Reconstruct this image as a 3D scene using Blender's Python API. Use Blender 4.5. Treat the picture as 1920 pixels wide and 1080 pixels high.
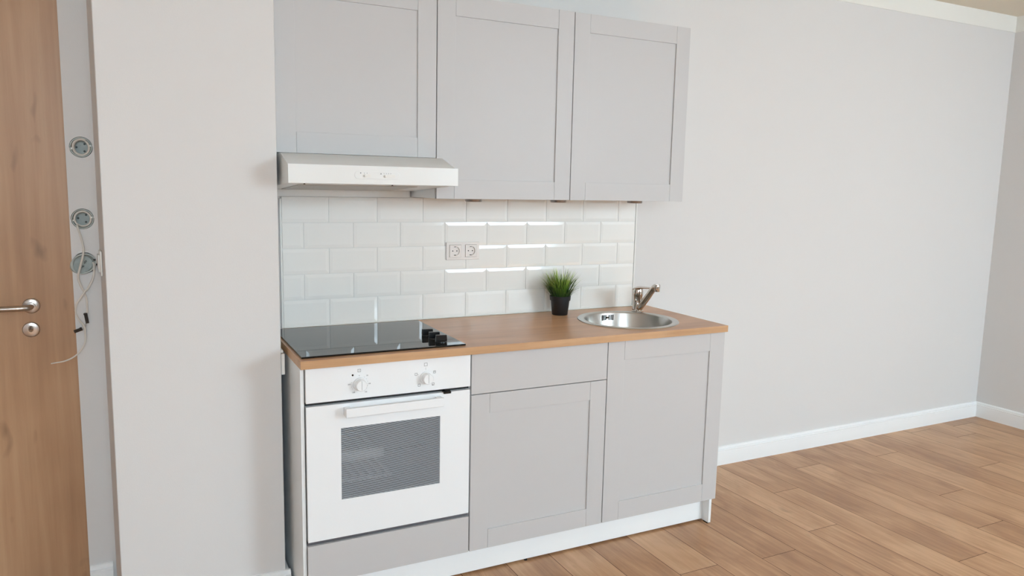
import bpy, bmesh, math, random
from mathutils import Vector, Matrix
random.seed(7)
SC = bpy.context.scene
for o in list(bpy.data.objects): bpy.data.objects.remove(o)

# ------------------------------------------------------------------ camera
cd = bpy.data.cameras.new('camera'); cam = bpy.data.objects.new('camera', cd)
SC.collection.objects.link(cam); SC.camera = cam
Rv = Vector((0.89329386, -0.44901587, 0.02026874))
Uv = Vector((0.0426225, 0.12951405, 0.99066111))
Fv = Vector((0.44744764, 0.88408759, -0.13483228))
m = Matrix(((Rv.x, Uv.x, -Fv.x, -0.4719), (Rv.y, Uv.y, -Fv.y, -3.0154), (Rv.z, Uv.z, -Fv.z, 1.4860), (0, 0, 0, 1)))
cam.matrix_world = m
cd.sensor_width = 36; cd.lens = 1417.3 / 1920 * 36; cd.clip_start = 0.02

# ------------------------------------------------------------------ light
w = bpy.data.worlds.new('sky'); SC.world = w; w.use_nodes = True
bg = w.node_tree.nodes['Background']; bg.inputs[0].default_value = (0.80, 0.90, 1.0, 1); bg.inputs[1].default_value = 2.0
def area(name, loc, rot, sx, sy, power, col):
    l = bpy.data.lights.new(name, 'AREA'); l.shape = 'RECTANGLE'; l.size = sx; l.size_y = sy
    l.energy = power; l.color = col
    o = bpy.data.objects.new(name, l); SC.collection.objects.link(o); o.location = loc; o.rotation_euler = rot
    return o
# daylight by the right window; the second lamp is added fill light
area('window_and_fill_light', (3.50, -5.32, 1.98), (math.radians(44), 0, 0), 1.60, 1.30, 205, (0.66, 0.86, 1.0))
area('window_and_fill_light', (-0.55, -5.32, 1.98), (math.radians(44), 0, 0), 1.40, 1.30, 115, (0.66, 0.86, 1.0))
# sunshine falling steeply through the windows onto the floor just below them
sl_ = bpy.data.lights.new('sun', 'SUN'); sl_.energy = 40.0; sl_.angle = math.radians(0.6); sl_.color = (1.0, 0.95, 0.84)
so_ = bpy.data.objects.new('sun', sl_); SC.collection.objects.link(so_)
so_.rotation_euler = Vector((-0.15, 0.80, -1.0)).to_track_quat('-Z', 'Y').to_euler(); so_.location = (0, -6, 6)
SC.view_settings.view_transform = 'Standard'; SC.view_settings.look = 'None'
SC.view_settings.gamma = 1; SC.view_settings.use_curve_mapping = False
SC.view_settings.exposure = -0.17

# ------------------------------------------------------------------ materials
def lin(c):
    return tuple(((x / 255) / 12.92 if x / 255 <= 0.04045 else ((x / 255 + 0.055) / 1.055) ** 2.4) for x in c) + (1,)
def mat(name, col, rough=0.5, metal=0.0, spec=0.5, coat=0.0, bump=0.0, bscale=200.0, var=0.0):
    m = bpy.data.materials.new(name); m.use_nodes = True
    nt = m.node_tree; b = nt.nodes['Principled BSDF']
    b.inputs['Base Color'].default_value = lin(col); b.inputs['Roughness'].default_value = rough
    b.inputs['Metallic'].default_value = metal; b.inputs['Specular IOR Level'].default_value = spec
    b.inputs['Coat Weight'].default_value = coat; b.inputs['Coat Roughness'].default_value = 0.05
    if bump or var:
        tc = nt.nodes.new('ShaderNodeTexCoord'); n = nt.nodes.new('ShaderNodeTexNoise')
        n.inputs['Scale'].default_value = bscale; n.inputs['Detail'].default_value = 3
        nt.links.new(tc.outputs['Object'], n.inputs['Vector'])
        if bump:
            bp = nt.nodes.new('ShaderNodeBump'); bp.inputs['Strength'].default_value = bump; bp.inputs['Distance'].default_value = 0.002
            nt.links.new(n.outputs['Fac'], bp.inputs['Height']); nt.links.new(bp.outputs['Normal'], b.inputs['Normal'])
        if var:
            mx = nt.nodes.new('ShaderNodeMix'); mx.data_type = 'RGBA'
            mx.inputs[6].default_value = lin(tuple(c * (1 - var) for c in col)); mx.inputs[7].default_value = lin(tuple(min(255, c * (1 + var)) for c in col))
            nt.links.new(n.outputs['Fac'], mx.inputs[0]); nt.links.new(mx.outputs[2], b.inputs['Base Color'])
    return m
def wood(name, cols, axis, fine=60.0, longs=1.2, rough=0.4, knots=0.0, spec=0.5, uv=False, planks=False, bump=0.05):
    """grain stretched along one axis; cols = dark, mid, light"""
    m = bpy.data.materials.new(name); m.use_nodes = True; nt = m.node_tree; N = nt.nodes; Lk = nt.links
    b = N['Principled BSDF']; b.inputs['Roughness'].default_value = rough; b.inputs['Specular IOR Level'].default_value = spec
    tc = N.new('ShaderNodeTexCoord'); mp = N.new('ShaderNodeMapping')
    src = tc.outputs['UV'] if uv else tc.outputs['Object']
    Lk.new(src, mp.inputs['Vector'])
    s = [fine, fine, fine]; s[axis] = longs
    mp.inputs['Scale'].default_value = s
    n1 = N.new('ShaderNodeTexNoise'); n1.inputs['Scale'].default_value = 1.0; n1.inputs['Detail'].default_value = 6; n1.inputs['Roughness'].default_value = 0.62
    n1.inputs['Distortion'].default_value = 0.3
    Lk.new(mp.outputs[0], n1.inputs['Vector'])
    mp2 = N.new('ShaderNodeMapping'); s2 = [fine * 0.11] * 3; s2[axis] = longs * 0.9; mp2.inputs['Scale'].default_value = s2
    Lk.new(src, mp2.inputs['Vector'])
    n2 = N.new('ShaderNodeTexNoise'); n2.inputs['Scale'].default_value = 1.0; n2.inputs['Detail'].default_value = 3; n2.inputs['Distortion'].default_value = 0.8
    Lk.new(mp2.outputs[0], n2.inputs['Vector'])
    mix = N.new('ShaderNodeMath'); mix.operation = 'MULTIPLY_ADD'; mix.inputs[1].default_value = 0.45
    sc = N.new('ShaderNodeMath'); sc.operation = 'MULTIPLY'; sc.inputs[1].default_value = 0.55
    Lk.new(n2.outputs['Fac'], sc.inputs[0]); Lk.new(n1.outputs['Fac'], mix.inputs[0]); Lk.new(sc.outputs[0], mix.inputs[2])
    fac = mix.outputs[0]
    if planks:
        at = N.new('ShaderNodeAttribute'); at.attribute_name = 'plank'
        a = N.new('ShaderNodeMath'); a.operation = 'MULTIPLY_ADD'; a.inputs[1].default_value = 0.16
        Lk.new(at.outputs['Fac'], a.inputs[0])
        sb = N.new('ShaderNodeMath'); sb.operation = 'SUBTRACT'; sb.inputs[1].default_value = 0.08; Lk.new(fac, sb.inputs[0])
        Lk.new(sb.outputs[0], a.inputs[2]); fac = a.outputs[0]
        # cathedral rings in places
        mp3 = N.new('ShaderNodeMapping'); mp3.inputs['Scale'].default_value = (9.0, 1.7, 1.0); Lk.new(src, mp3.inputs['Vector'])
        n3 = N.new('ShaderNodeTexNoise'); n3.inputs['Scale'].default_value = 1.0; n3.inputs['Detail'].default_value = 1.5; Lk.new(mp3.outputs[0], n3.inputs['Vector'])
        k = N.new('ShaderNodeMath'); k.operation = 'MULTIPLY'; k.inputs[1].default_value = 150.0; Lk.new(n3.outputs['Fac'], k.inputs[0])
        sn = N.new('ShaderNodeMath'); sn.operation = 'SINE'; Lk.new(k.outputs[0], sn.inputs[0])
        n4 = N.new('ShaderNodeTexNoise'); n4.inputs['Scale'].default_value = 2.6; Lk.new(src, n4.inputs['Vector'])
        mr = N.new('ShaderNodeMapRange'); mr.inputs[1].default_value = 0.55; mr.inputs[2].default_value = 0.72; mr.inputs[3].default_value = 0; mr.inputs[4].default_value = 0.035
        Lk.new(n4.outputs['Fac'], mr.inputs[0])
        ml = N.new('ShaderNodeMath'); ml.operation = 'MULTIPLY_ADD'; Lk.new(sn.outputs[0], ml.inputs[0]); Lk.new(mr.outputs[0], ml.inputs[1]); Lk.new(fac, ml.inputs[2]); fac = ml.outputs[0]
    cr = N.new('ShaderNodeValToRGB'); e = cr.color_ramp.elements
    e[0].position = 0.34; e[0].color = lin(cols[0]); e[1].position = 0.66; e[1].color = lin(cols[2])
    x = e.new(0.5); x.color = lin(cols[1])
    Lk.new(fac, cr.inputs[0]); out = cr.outputs[0]
    if knots:
        mk = N.new('ShaderNodeMapping'); sk = [14.0] * 3; sk[axis] = 6.0; mk.inputs['Scale'].default_value = sk; Lk.new(src, mk.inputs['Vector'])
        v = N.new('ShaderNodeTexNoise'); v.inputs['Scale'].default_value = 1.0; v.inputs['Detail'].default_value = 2; Lk.new(mk.outputs[0], v.inputs['Vector'])
        r = N.new('ShaderNodeMapRange'); r.inputs[1].default_value = 0.66; r.inputs[2].default_value = 0.78; r.inputs[3].default_value = 0; r.inputs[4].default_value = knots
        Lk.new(v.outputs['Fac'], r.inputs[0])
        mx = N.new('ShaderNodeMix'); mx.data_type = 'RGBA'; Lk.new(r.outputs[0], mx.inputs[0]); Lk.new(out, mx.inputs[6])
        mx.inputs[7].default_value = lin(tuple(c * 0.68 for c in cols[0])); out = mx.outputs[2]
    Lk.new(out, b.inputs['Base Color'])
    bp = N.new('ShaderNodeBump'); bp.inputs['Strength'].default_value = bump; bp.inputs['Distance'].default_value = 0.001
    Lk.new(n1.outputs['Fac'], bp.inputs['Height']); Lk.new(bp.outputs['Normal'], b.inputs['Normal'])
    return m

M = {}
M['wall'] = mat('wall_paint', (226, 223, 221), 0.85, spec=0.2, bump=0.10, bscale=260)
M['frieze'] = mat('white_paint', (240, 238, 232), 0.85, spec=0.2, bump=0.05, bscale=260)
M['trimwhite'] = mat('white_trim_lacquer', (249, 250, 250), 0.4)
M['cab'] = mat('grey_cabinet_foil', (204, 201, 200), 0.42, spec=0.35, bump=0.03, bscale=500)
M['board'] = mat('white_melamine', (249, 250, 250), 0.35)
M['enamel'] = mat('white_enamel', (247, 248, 249), 0.22)
M['hoodw'] = mat('hood_white_metal', (240, 240, 238), 0.3)
M['tile'] = mat('white_glazed_tile', (244, 241, 236), 0.07, spec=0.5)
M['grout'] = mat('tile_grout', (226, 225, 221), 0.8)
M['plastic'] = mat('white_plastic', (240, 238, 233), 0.3)
M['socket'] = mat('socket_ivory_plastic', (240, 232, 226), 0.25)
M['dark'] = mat('dark_gap', (18, 18, 20), 0.5)
M['black'] = mat('black_plastic', (14, 14, 16), 0.22)
M['glassblack'] = mat('black_glass', (12, 14, 16), 0.03, spec=0.55)
M['mark'] = mat('printed_mark', (120, 120, 122), 0.6)
M['chrome'] = mat('chrome', (200, 192, 184), 0.06, metal=1.0)
M['steel'] = mat('brushed_steel', (196, 194, 190), 0.28, metal=1.0, bump=0.02, bscale=400)
M['satin'] = mat('satin_nickel', (190, 182, 176), 0.28, metal=1.0)
M['pot'] = mat('black_plant_pot', (20, 19, 22), 0.45)
M['soil'] = mat('soil', (30, 24, 18), 0.9)
M['cableo'] = mat('cable_sheath', (222, 214, 204), 0.45)
M['cablei'] = mat('inner_wire', (190, 184, 178), 0.5)
M['junction'] = mat('junction_box_grey', (182, 187, 182), 0.5, var=0.1, bscale=60)
M['knock'] = mat('knockout_grey', (84, 87, 85), 0.6)
M['hollow'] = mat('wall_hole_dark', (52, 46, 42), 0.9)
M['enamelgrey'] = mat('oven_cavity_enamel', (138, 144, 152), 0.3)
M['metalgrey'] = mat('grey_metal_strip', (112, 116, 124), 0.35, metal=0.6)
M['silver'] = mat('puck_light_silver', (150, 142, 136), 0.3, metal=0.8)
M['diffuser'] = mat('puck_light_diffuser', (235, 232, 222), 0.4)
M['worktop'] = wood('worktop_oak_laminate', ((190, 142, 104), (206, 158, 118), (218, 172, 132)), 0, fine=70, longs=2.2, rough=0.33, bump=0.02)
M['edgeband'] = wood('worktop_edge_band', ((190, 147, 107), (204, 161, 120), (214, 173, 133)), 0, fine=70, longs=2.2, rough=0.4, bump=0.02)
M['door'] = wood('door_oak_veneer', ((164, 124, 92), (188, 147, 112), (204, 165, 129)), 2, fine=22, longs=0.9, rough=0.42, knots=0.55, bump=0.04)
M['floor'] = wood('floor_oak_laminate', ((168, 124, 90), (192, 147, 109), (211, 168, 129)), 1, fine=60, longs=3.0, rough=0.36, knots=0.30, uv=True, planks=True, bump=0.03, spec=0.4)
M['groove'] = mat('floor_joint', (84, 56, 38), 0.8)
M['subfloor'] = M['groove']

def glass_pane_mat():
    m = bpy.data.materials.new('window_glass'); m.use_nodes = True; nt = m.node_tree; nt.nodes.clear()
    o = nt.nodes.new('ShaderNodeOutputMaterial'); a = nt.nodes.new('ShaderNodeBsdfTransparent'); g = nt.nodes.new('ShaderNodeBsdfGlossy')
    g.inputs['Roughness'].default_value = 0.02; x = nt.nodes.new('ShaderNodeMixShader'); x.inputs[0].default_value = 0.06
    nt.links.new(a.outputs[0], x.inputs[1]); nt.links.new(g.outputs[0], x.inputs[2]); nt.links.new(x.outputs[0], o.inputs[0]); return m
M['pane'] = glass_pane_mat()
def oven_glass_mat():
    m = bpy.data.materials.new('oven_door_glass_striped'); m.use_nodes = True; nt = m.node_tree; N = nt.nodes; L = nt.links; N.clear()
    o = N.new('ShaderNodeOutputMaterial'); b = N.new('ShaderNodeBsdfPrincipled'); t = N.new('ShaderNodeBsdfTransparent')
    b.inputs['Roughness'].default_value = 0.08
    tc = N.new('ShaderNodeTexCoord'); sp = N.new('ShaderNodeSeparateXYZ'); L.new(tc.outputs['Object'], sp.inputs[0])
    a = N.new('ShaderNodeMath'); a.operation = 'MULTIPLY_ADD'; a.inputs[1].default_value = 0.36; L.new(sp.outputs[0], a.inputs[0]); L.new(sp.outputs[2], a.inputs[2])
    k = N.new('ShaderNodeMath'); k.operation = 'MULTIPLY'; k.inputs[1].default_value = 2 * math.pi / 0.0066; L.new(a.outputs[0], k.inputs[0])
    s = N.new('ShaderNodeMath'); s.operation = 'SINE'; L.new(k.outputs[0], s.inputs[0])
    r = N.new('ShaderNodeMapRange'); r.inputs[1].default_value = 0.1; r.inputs[2].default_value = 0.7; L.new(s.outputs[0], r.inputs[0])
    mx = N.new('ShaderNodeMix'); mx.data_type = 'RGBA'; mx.inputs[6].default_value = lin((196, 202, 208)); mx.inputs[7].default_value = lin((104, 108, 114))
    L.new(r.outputs[0], mx.inputs[0]); L.new(mx.outputs[2], b.inputs['Base Color'])
    x = N.new('ShaderNodeMixShader'); x.inputs[0].default_value = 0.45
    L.new(t.outputs[0], x.inputs[1]); L.new(b.outputs[0], x.inputs[2]); L.new(x.outputs[0], o.inputs[0]); return m
M['ovenglass'] = oven_glass_mat()
def grass_mat():
    m = bpy.data.materials.new('grass_blades'); m.use_nodes = True; nt = m.node_tree; N = nt.nodes; L = nt.links; b = N['Principled BSDF']
    b.inputs['Roughness'].default_value = 0.4
    tc = N.new('ShaderNodeTexCoord'); sp = N.new('ShaderNodeSeparateXYZ'); L.new(tc.outputs['UV'], sp.inputs[0])
    c = N.new('ShaderNodeValToRGB'); e = c.color_ramp.elements
    e[0].position = 0.1; e[0].color = lin((48, 80, 30)); e[1].position = 0.95; e[1].color = lin((206, 226, 110))
    x = e.new(0.6); x.color = lin((110, 150, 52)); L.new(sp.outputs[1], c.inputs[0])
    at = N.new('ShaderNodeAttribute'); at.attribute_name = 'shade'
    mx = N.new('ShaderNodeMix'); mx.data_type = 'RGBA'; L.new(at.outputs['Fac'], mx.inputs[0]); L.new(c.outputs[0], mx.inputs[6]); mx.inputs[7].default_value = lin((34, 60, 34))
    L.new(mx.outputs[2], b.inputs['Base Color']); return m
M['grass'] = grass_mat()

# ------------------------------------------------------------------ helpers
def tag(o, label=None, cat=None, group=None, kind=None):
    if label: o['label'] = label
    if cat: o['category'] = cat
    if group: o['group'] = group
    if kind: o['kind'] = kind
    return o
def thing(name, loc, label, cat, group=None, rotz=0, kind=None):
    o = bpy.data.objects.new(name, None); o.empty_display_size = 0.05
    SC.collection.objects.link(o); o.location = loc; o.rotation_euler = (0, 0, rotz)
    return tag(o, label, cat, group, kind)
def obj(name, bm, mt, parent=None, bevel=0, smooth=False, seg=2, origin=None):
    """verts are world coordinates; the object sits at the parent's origin (or at origin)"""
    bmesh.ops.recalc_face_normals(bm, faces=bm.faces)
    me = bpy.data.meshes.new(name)
    base = Vector((0, 0, 0))
    if origin is not None: base = Vector(origin)
    if base.length: bmesh.ops.translate(bm, verts=bm.verts, vec=-base)
    bm.to_mesh(me); bm.free()
    for x in (mt if isinstance(mt, (list, tuple)) else [mt]): me.materials.append(x)
    if smooth:
        for p in me.polygons: p.use_smooth = True
    o = bpy.data.objects.new(name, me); SC.collection.objects.link(o)
    o.location = base
    if parent is not None:
        o.parent = parent
        T = Matrix.Translation(root_loc(parent))
        o.matrix_parent_inverse = T.inverted()
    if bevel:
        b = o.modifiers.new('bevel', 'BEVEL'); b.width = bevel; b.segments = seg; b.limit_method = 'ANGLE'; b.angle_limit = math.radians(40)
        for p in me.polygons: p.use_smooth = True
        wn = o.modifiers.new('wn', 'WEIGHTED_NORMAL'); wn.keep_sharp = True
    elif smooth:
        try: me.set_sharp_from_angle(angle=math.radians(35))
        except Exception: pass
    return o
def root_loc(o):
    v = Vector((0, 0, 0))
    # world translation of the parent (no rotations are used on parents built this way)
    if o.parent: v = o.location.copy()
    else: v = o.location.copy()
    return v
def B(bm, x0, x1, y0, y1, z0, z1, mi=0):
    vs = [bm.verts.new(p) for p in ((x0, y0, z0), (x1, y0, z0), (x1, y1, z0), (x0, y1, z0), (x0, y0, z1), (x1, y0, z1), (x1, y1, z1), (x0, y1, z1))]
    fs = []
    for f in ((0, 3, 2, 1), (4, 5, 6, 7), (0, 1, 5, 4), (1, 2, 6, 5), (2, 3, 7, 6), (3, 0, 4, 7)):
        fc = bm.faces.new([vs[i] for i in f]); fc.material_index = mi; fs.append(fc)
    return vs
def box(name, b, mt, parent=None, bevel=0, **k):
    bm = bmesh.new(); B(bm, *b); return obj(name, bm, mt, parent, bevel, **k)
def prism(bm, pts, z0, z1, mi=0):
    """polygon in xy extruded in z"""
    a = [bm.verts.new((x, y, z0)) for x, y in pts]; b = [bm.verts.new((x, y, z1)) for x, y in pts]
    bm.faces.new(a[::-1]).material_index = mi; bm.faces.new(b).material_index = mi
    n = len(pts)
    for i in range(n): bm.faces.new((a[i], a[(i + 1) % n], b[(i + 1) % n], b[i])).material_index = mi
def sweep(bm, prof, p0, p1, out):
    """extrude profile [(d,z)] (d = distance out from wall) from p0 to p1 (xy), out = unit normal xy"""
    a = [bm.verts.new((p0[0] + out[0] * d, p0[1] + out[1] * d, z)) for d, z in prof]
    b = [bm.verts.new((p1[0] + out[0] * d, p1[1] + out[1] * d, z)) for d, z in prof]
    n = len(prof)
    for i in range(n): bm.faces.new((a[i], a[(i + 1) % n], b[(i + 1) % n], b[i]))
    bm.faces.new(a); bm.faces.new(b[::-1])
def lathe(bm, prof, c, axis='z', n=48, cap=True, mi=0):
    """prof [(r,h)] around an axis through c"""
    rings = []
    for r, h in prof:
        ring = []
        for i in range(n):
            t = 2 * math.pi * i / n; x, y = r * math.cos(t), r * math.sin(t)
            if axis == 'z': p = (c[0] + x, c[1] + y, c[2] + h)
            elif axis == 'y': p = (c[0] + x, c[1] + h, c[2] + y)
            else: p = (c[0] + h, c[1] + x, c[2] + y)
            ring.append(bm.verts.new(p))
        rings.append(ring)
    for a, b in zip(rings, rings[1:]):
        for i in range(n): bm.faces.new((a[i], a[(i + 1) % n], b[(i + 1) % n], b[i])).material_index = mi
    if cap:
        bm.faces.new(rings[0]).material_index = mi; bm.faces.new(rings[-1]).material_index = mi
def smoothpath(pts, k=6):
    P = [Vector(p) for p in pts]; out = []
    Q = [2 * P[0] - P[1]] + P + [2 * P[-1] - P[-2]]
    for i in range(1, len(Q) - 2):
        a, b, c, d = Q[i - 1:i + 3]
        for j in range(k):
            t = j / k
            out.append(0.5 * ((2 * b) + (c - a) * t + (2 * a - 5 * b + 4 * c - d) * t * t + (3 * b - a - 3 * c + d) * t ** 3))
    out.append(P[-1]); return out
def tube(bm, pts, r, n=10, k=6, rz=None, mi=0):
    """r number or list; rz = vertical squash"""
    path = smoothpath(pts, k) if k > 1 else [Vector(p) for p in pts]
    m = len(path); rings = []
    up = Vector((0, 0, 1)); prev = None
    for i, p in enumerate(path):
        d = (path[min(i + 1, m - 1)] - path[max(i - 1, 0)]).normalized()
        if prev is None:
            s = d.cross(up)
            if s.length < 1e-3: s = d.cross(Vector((0, 1, 0)))
        else: s = prev - d * prev.dot(d)
        s.normalize(); prev = s; u = s.cross(d)
        if isinstance(r, (list, tuple)):
            f = i / (m - 1) * (len(r) - 1); j = min(int(f), len(r) - 2); rr = r[j] + (r[j + 1] - r[j]) * (f - j)
        else: rr = r
        rings.append([bm.verts.new(p + s * rr * math.cos(2 * math.pi * q / n) + u * rr * (rz or 1) * math.sin(2 * math.pi * q / n)) for q in range(n)])
    for a, b in zip(rings, rings[1:]):
        for i in range(n): bm.faces.new((a[i], a[(i + 1) % n], b[(i + 1) % n], b[i])).material_index = mi
    bm.faces.new(rings[0]).material_index = mi; bm.faces.new(rings[-1]).material_index = mi
def baked_cut(o, cutter):
    """carve the cutter out of o and keep the result as plain mesh"""
    md = o.modifiers.new('cut', 'BOOLEAN'); md.operation = 'DIFFERENCE'; md.object = cutter; md.solver = 'EXACT'
    dg = bpy.context.evaluated_depsgraph_get(); dg.update()
    me = bpy.data.meshes.new_from_object(o.evaluated_get(dg)); o.modifiers.clear(); o.data = me
    bpy.data.objects.remove(cutter)
def rbox(bm, x0, x1, z0, z1, y0, y1, r, n=6):
    """rounded rectangle in xz, extruded in y"""
    pts = []
    for cx, cz, a0 in ((x1 - r, z1 - r, 0), (x0 + r, z1 - r, 90), (x0 + r, z0 + r, 180), (x1 - r, z0 + r, 270)):
        for i in range(n + 1):
            t = math.radians(a0 + 90 * i / n); pts.append((cx + r * math.cos(t), cz + r * math.sin(t)))
    a = [bm.verts.new((x, y0, z)) for x, z in pts]; b = [bm.verts.new((x, y1, z)) for x, z in pts]
    bm.faces.new(a); bm.faces.new(b[::-1]); m_ = len(pts)
    for i in range(m_): bm.faces.new((a[i], a[(i + 1) % m_], b[(i + 1) % m_], b[i]))

# ------------------------------------------------------------------ room
HC = 2.605; XR = 4.594; YF = -5.0; XL = -2.3
def struct(o, label): return tag(o, label, o.name.split('_')[0], kind='structure')
struct(box('wall_back', (-0.03, XR + 0.15, 0, 0.15, 0, HC), M['wall']), 'light grey painted wall behind the kitchen row')
struct(box('wall_right', (XR, XR + 0.15, YF, 0, 0, HC), M['wall']), 'light grey painted wall at the far right end of the room')
struct(box('wall_left', (XL - 0.15, XL, YF, 0.15, 0, HC), M['wall']), 'light grey wall beyond the wooden door, out of frame')
bm = bmesh.new()
W1 = (2.72, 4.28, 1.27, 2.54); W2 = (-1.25, 0.15, 1.27, 2.54)
B(bm, XL - 0.15, W2[0], YF - 0.2, YF, 0, HC); B(bm, W2[1], W1[0], YF - 0.2, YF, 0, HC); B(bm, W1[1], XR + 0.15, YF - 0.2, YF, 0, HC)
for Wn in (W1, W2):
    B(bm, Wn[0], Wn[1], YF - 0.2, YF, 0, Wn[2]); B(bm, Wn[0], Wn[1], YF - 0.2, YF, Wn[3], HC)
struct(obj('wall_front', bm, M['wall']), 'light grey window wall behind the photographer')
for i, Wn in enumerate((W1, W2)):
    f = thing('window_%d' % (i + 1), ((Wn[0] + Wn[1]) / 2, YF - 0.12, Wn[2]), ('wide' if i == 0 else 'added narrower') + ' white framed window in the wall behind the photographer', 'window', kind='structure')  # second window is an unseen addition that carries the fill light
    bm = bmesh.new(); t = 0.07; y0, y1 = YF - 0.15, YF - 0.09
    B(bm, Wn[0], Wn[0] + t, y0, y1, Wn[2], Wn[3]); B(bm, Wn[1] - t, Wn[1], y0, y1, Wn[2], Wn[3])
    B(bm, Wn[0] + t, Wn[1] - t, y0, y1, Wn[2], Wn[2] + t); B(bm, Wn[0] + t, Wn[1] - t, y0, y1, Wn[3] - t, Wn[3])
    xm = (Wn[0] + Wn[1]) / 2; B(bm, xm - 0.06, xm + 0.06, y0, y1, Wn[2] + t, Wn[3] - t)
    obj('window_frame', bm, M['trimwhite'], f, 0.004)
    box('window_sill', (Wn[0] - 0.04, Wn[1] + 0.04, YF + 0.001, YF + 0.12, Wn[2] - 0.035, Wn[2] - 0.005), M['trimwhite'], f, 0.004)
    box('window_pane', (Wn[0] + t, Wn[1] - t, YF - 0.125, YF - 0.119, Wn[2] + t, Wn[3] - t), M['pane'], f)
struct(box('ceiling', (XL - 0.15, XR + 0.15, YF - 0.2, 0.15, HC, HC + 0.15), mat('ceiling_paint', (236, 228, 212), 0.9, spec=0.1)), 'pale beige ceiling')
# frieze painted white under the ceiling
struct(box('trim_1', (0.0, XR - 0.004, -0.004, 0.0, 2.508, HC), M['frieze']), 'white band along the top of the back wall')
struct(box('trim_2', (XR - 0.004, XR, YF, 0.0, 2.508, HC), M['frieze']), 'white band along the top of the right wall')
# pillar between door niche and kitchen
bm = bmesh.new()
prism(bm, [(-0.5475, -0.378), (-0.0255, -0.378), (-0.021, 0.15), (-0.5705, 0.15), (-0.5705, -0.062)], 0, HC)
struct(obj('wall_pillar', bm, M['wall'], bevel=0.004), 'wide light grey wall pier between the wooden door and the kitchen')
# wall strip with the open junction boxes + door opening
DX0, DX1, DZ = -1.54, -0.655, 2.30
bm = bmesh.new()
prism(bm, [(DX1, -0.062), (-0.5705, -0.062), (-0.5705, 0.15), (DX1 + 0.0, 0.15)], 0, HC)
we = obj('wall_entrance', bm, M['wall'])
BX = [(-0.609, 1.583), (-0.616, 1.343)]
bmc = bmesh.new()
for x, z in BX: lathe(bmc, [(0.0345, -0.02), (0.0345, 0.046)], (x, -0.062, z), 'y', 48)
lathe(bmc, [(0.036, -0.02), (0.036, 0.046)], (-0.6165, -0.062, 1.193), 'y', 48)
cut = obj('cutter', bmc, M['hollow']); baked_cut(we, cut)
bm = bmesh.new(); bm.from_mesh(we.data)
B(bm, DX0, DX1, -0.062, 0.15, DZ, HC); B(bm, XL, DX0, -0.062, 0.15, 0, HC)
bm.to_mesh(we.data); bm.free()
if len(we.data.materials) == 0: we.data.materials.append(M['wall'])
struct(we, 'narrow grey wall strip with open junction boxes beside the wooden door')

# floor: every plank its own face, thin joints between
xs = [-0.165 - 0.193 * k for k in range(13, -1, -1)] + [0.028, 0.221, 0.414, 0.607, 0.80, 0.993, 1.183, 1.377, 1.567, 1.7686, 1.955, 2.14, 2.32, 2.49, 2.68, 2.872, 3.065, 3.258, 3.45, 3.643, 3.836, 4.03, 4.222, 4.415, 4.608, 4.80]
joints = {1.377: -0.857, 1.7686: -0.895, 2.14: -0.796, 2.32: -0.417, 3.065: -0.779, 2.872: -1.09, 3.258: -0.268, 1.955: -1.34, 1.567: -1.5, 2.49: -1.25, 2.68: -1.6, 1.183: -1.2, 3.45: -1.0, 3.643: -0.62, 3.836: -1.45}
bm = bmesh.new(); uvl = bm.loops.layers.uv.new('UVMap'); al = bm.faces.layers.float.new('plank')
rnd = random.Random(12)
for x0, x1 in zip(xs, xs[1:]):
    j = joints.get(x0, -rnd.uniform(0, 1.38)); y = j
    while y < 0.15: y += 1.38
    tone = None
    while y > YF - 0.2:
        ya, yb = y - 1.38, y; ya2, yb2 = max(ya, YF - 0.2), min(yb, 0.15)
        if yb2 > ya2:
            g = 0.0012
            vs = [bm.verts.new(p) for p in ((x0 + g, ya2 + g, 0), (x1 - g, ya2 + g, 0), (x1 - g, yb2 - g, 0), (x0 + g, yb2 - g, 0))]
            f = bm.faces.new(vs); f[al] = rnd.random(); ou, ov = rnd.uniform(0, 40), rnd.uniform(0, 40)
            for l in f.loops: l[uvl].uv = (l.vert.co.x - x0 + ou, l.vert.co.y - ya + ov)
        y -= 1.38
a = bm.verts.new((XL - 0.15, YF - 0.2, -0.0012)); b = bm.verts.new((XR + 0.15, YF - 0.2, -0.0012)); c = bm.verts.new((XR + 0.15, 0.15, -0.0012)); d = bm.verts.new((XL - 0.15, 0.15, -0.0012))
bm.faces.new((a, b, c, d)).material_index = 1
B(bm, XL - 0.15, XR + 0.15, YF - 0.2, 0.15, -0.10, -0.002, 1)
struct(obj('floor', bm, [M['floor'], M['groove']]), 'warm oak laminate plank floor')

# baseboards
PROF = [(0, 0), (0.016, 0), (0.016, 0.072), (0.0150, 0.0735), (0.0150, 0.0765), (0.0165, 0.078), (0.0165, 0.084), (0.0125, 0.0855), (0.0125, 0.0885), (0.0140, 0.090), (0.0125, 0.096), (0.008, 0.1005), (0, 0.1015)]
def baseboard(name, segs, label):
    bm = bmesh.new()
    for p0, p1, out in segs: sweep(bm, PROF, p0, p1, out)
    struct(obj(name, bm, M['trimwhite'], smooth=False), label)
baseboard('baseboard_back', [((1.80, 0), (XR - 0.0005, 0), (0, -1))], 'white profiled baseboard along the back wall right of the kitchen')
baseboard('baseboard_right', [((XR, YF), (XR, -0.0005), (-1, 0))], 'white profiled baseboard along the right wall')
baseboard('baseboard_pillar', [((-0.5455, -0.378), (-0.0095, -0.378), (0, -1)), ((-0.0245, -0.378), (-0.0235, -0.02), (1, 0))], 'white profiled baseboard around the wide wall pier')
baseboard('baseboard_entrance', [((DX1 + 0.002, -0.062), (-0.5805, -0.062), (0, -1))], 'short white baseboard under the open junction boxes')

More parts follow.
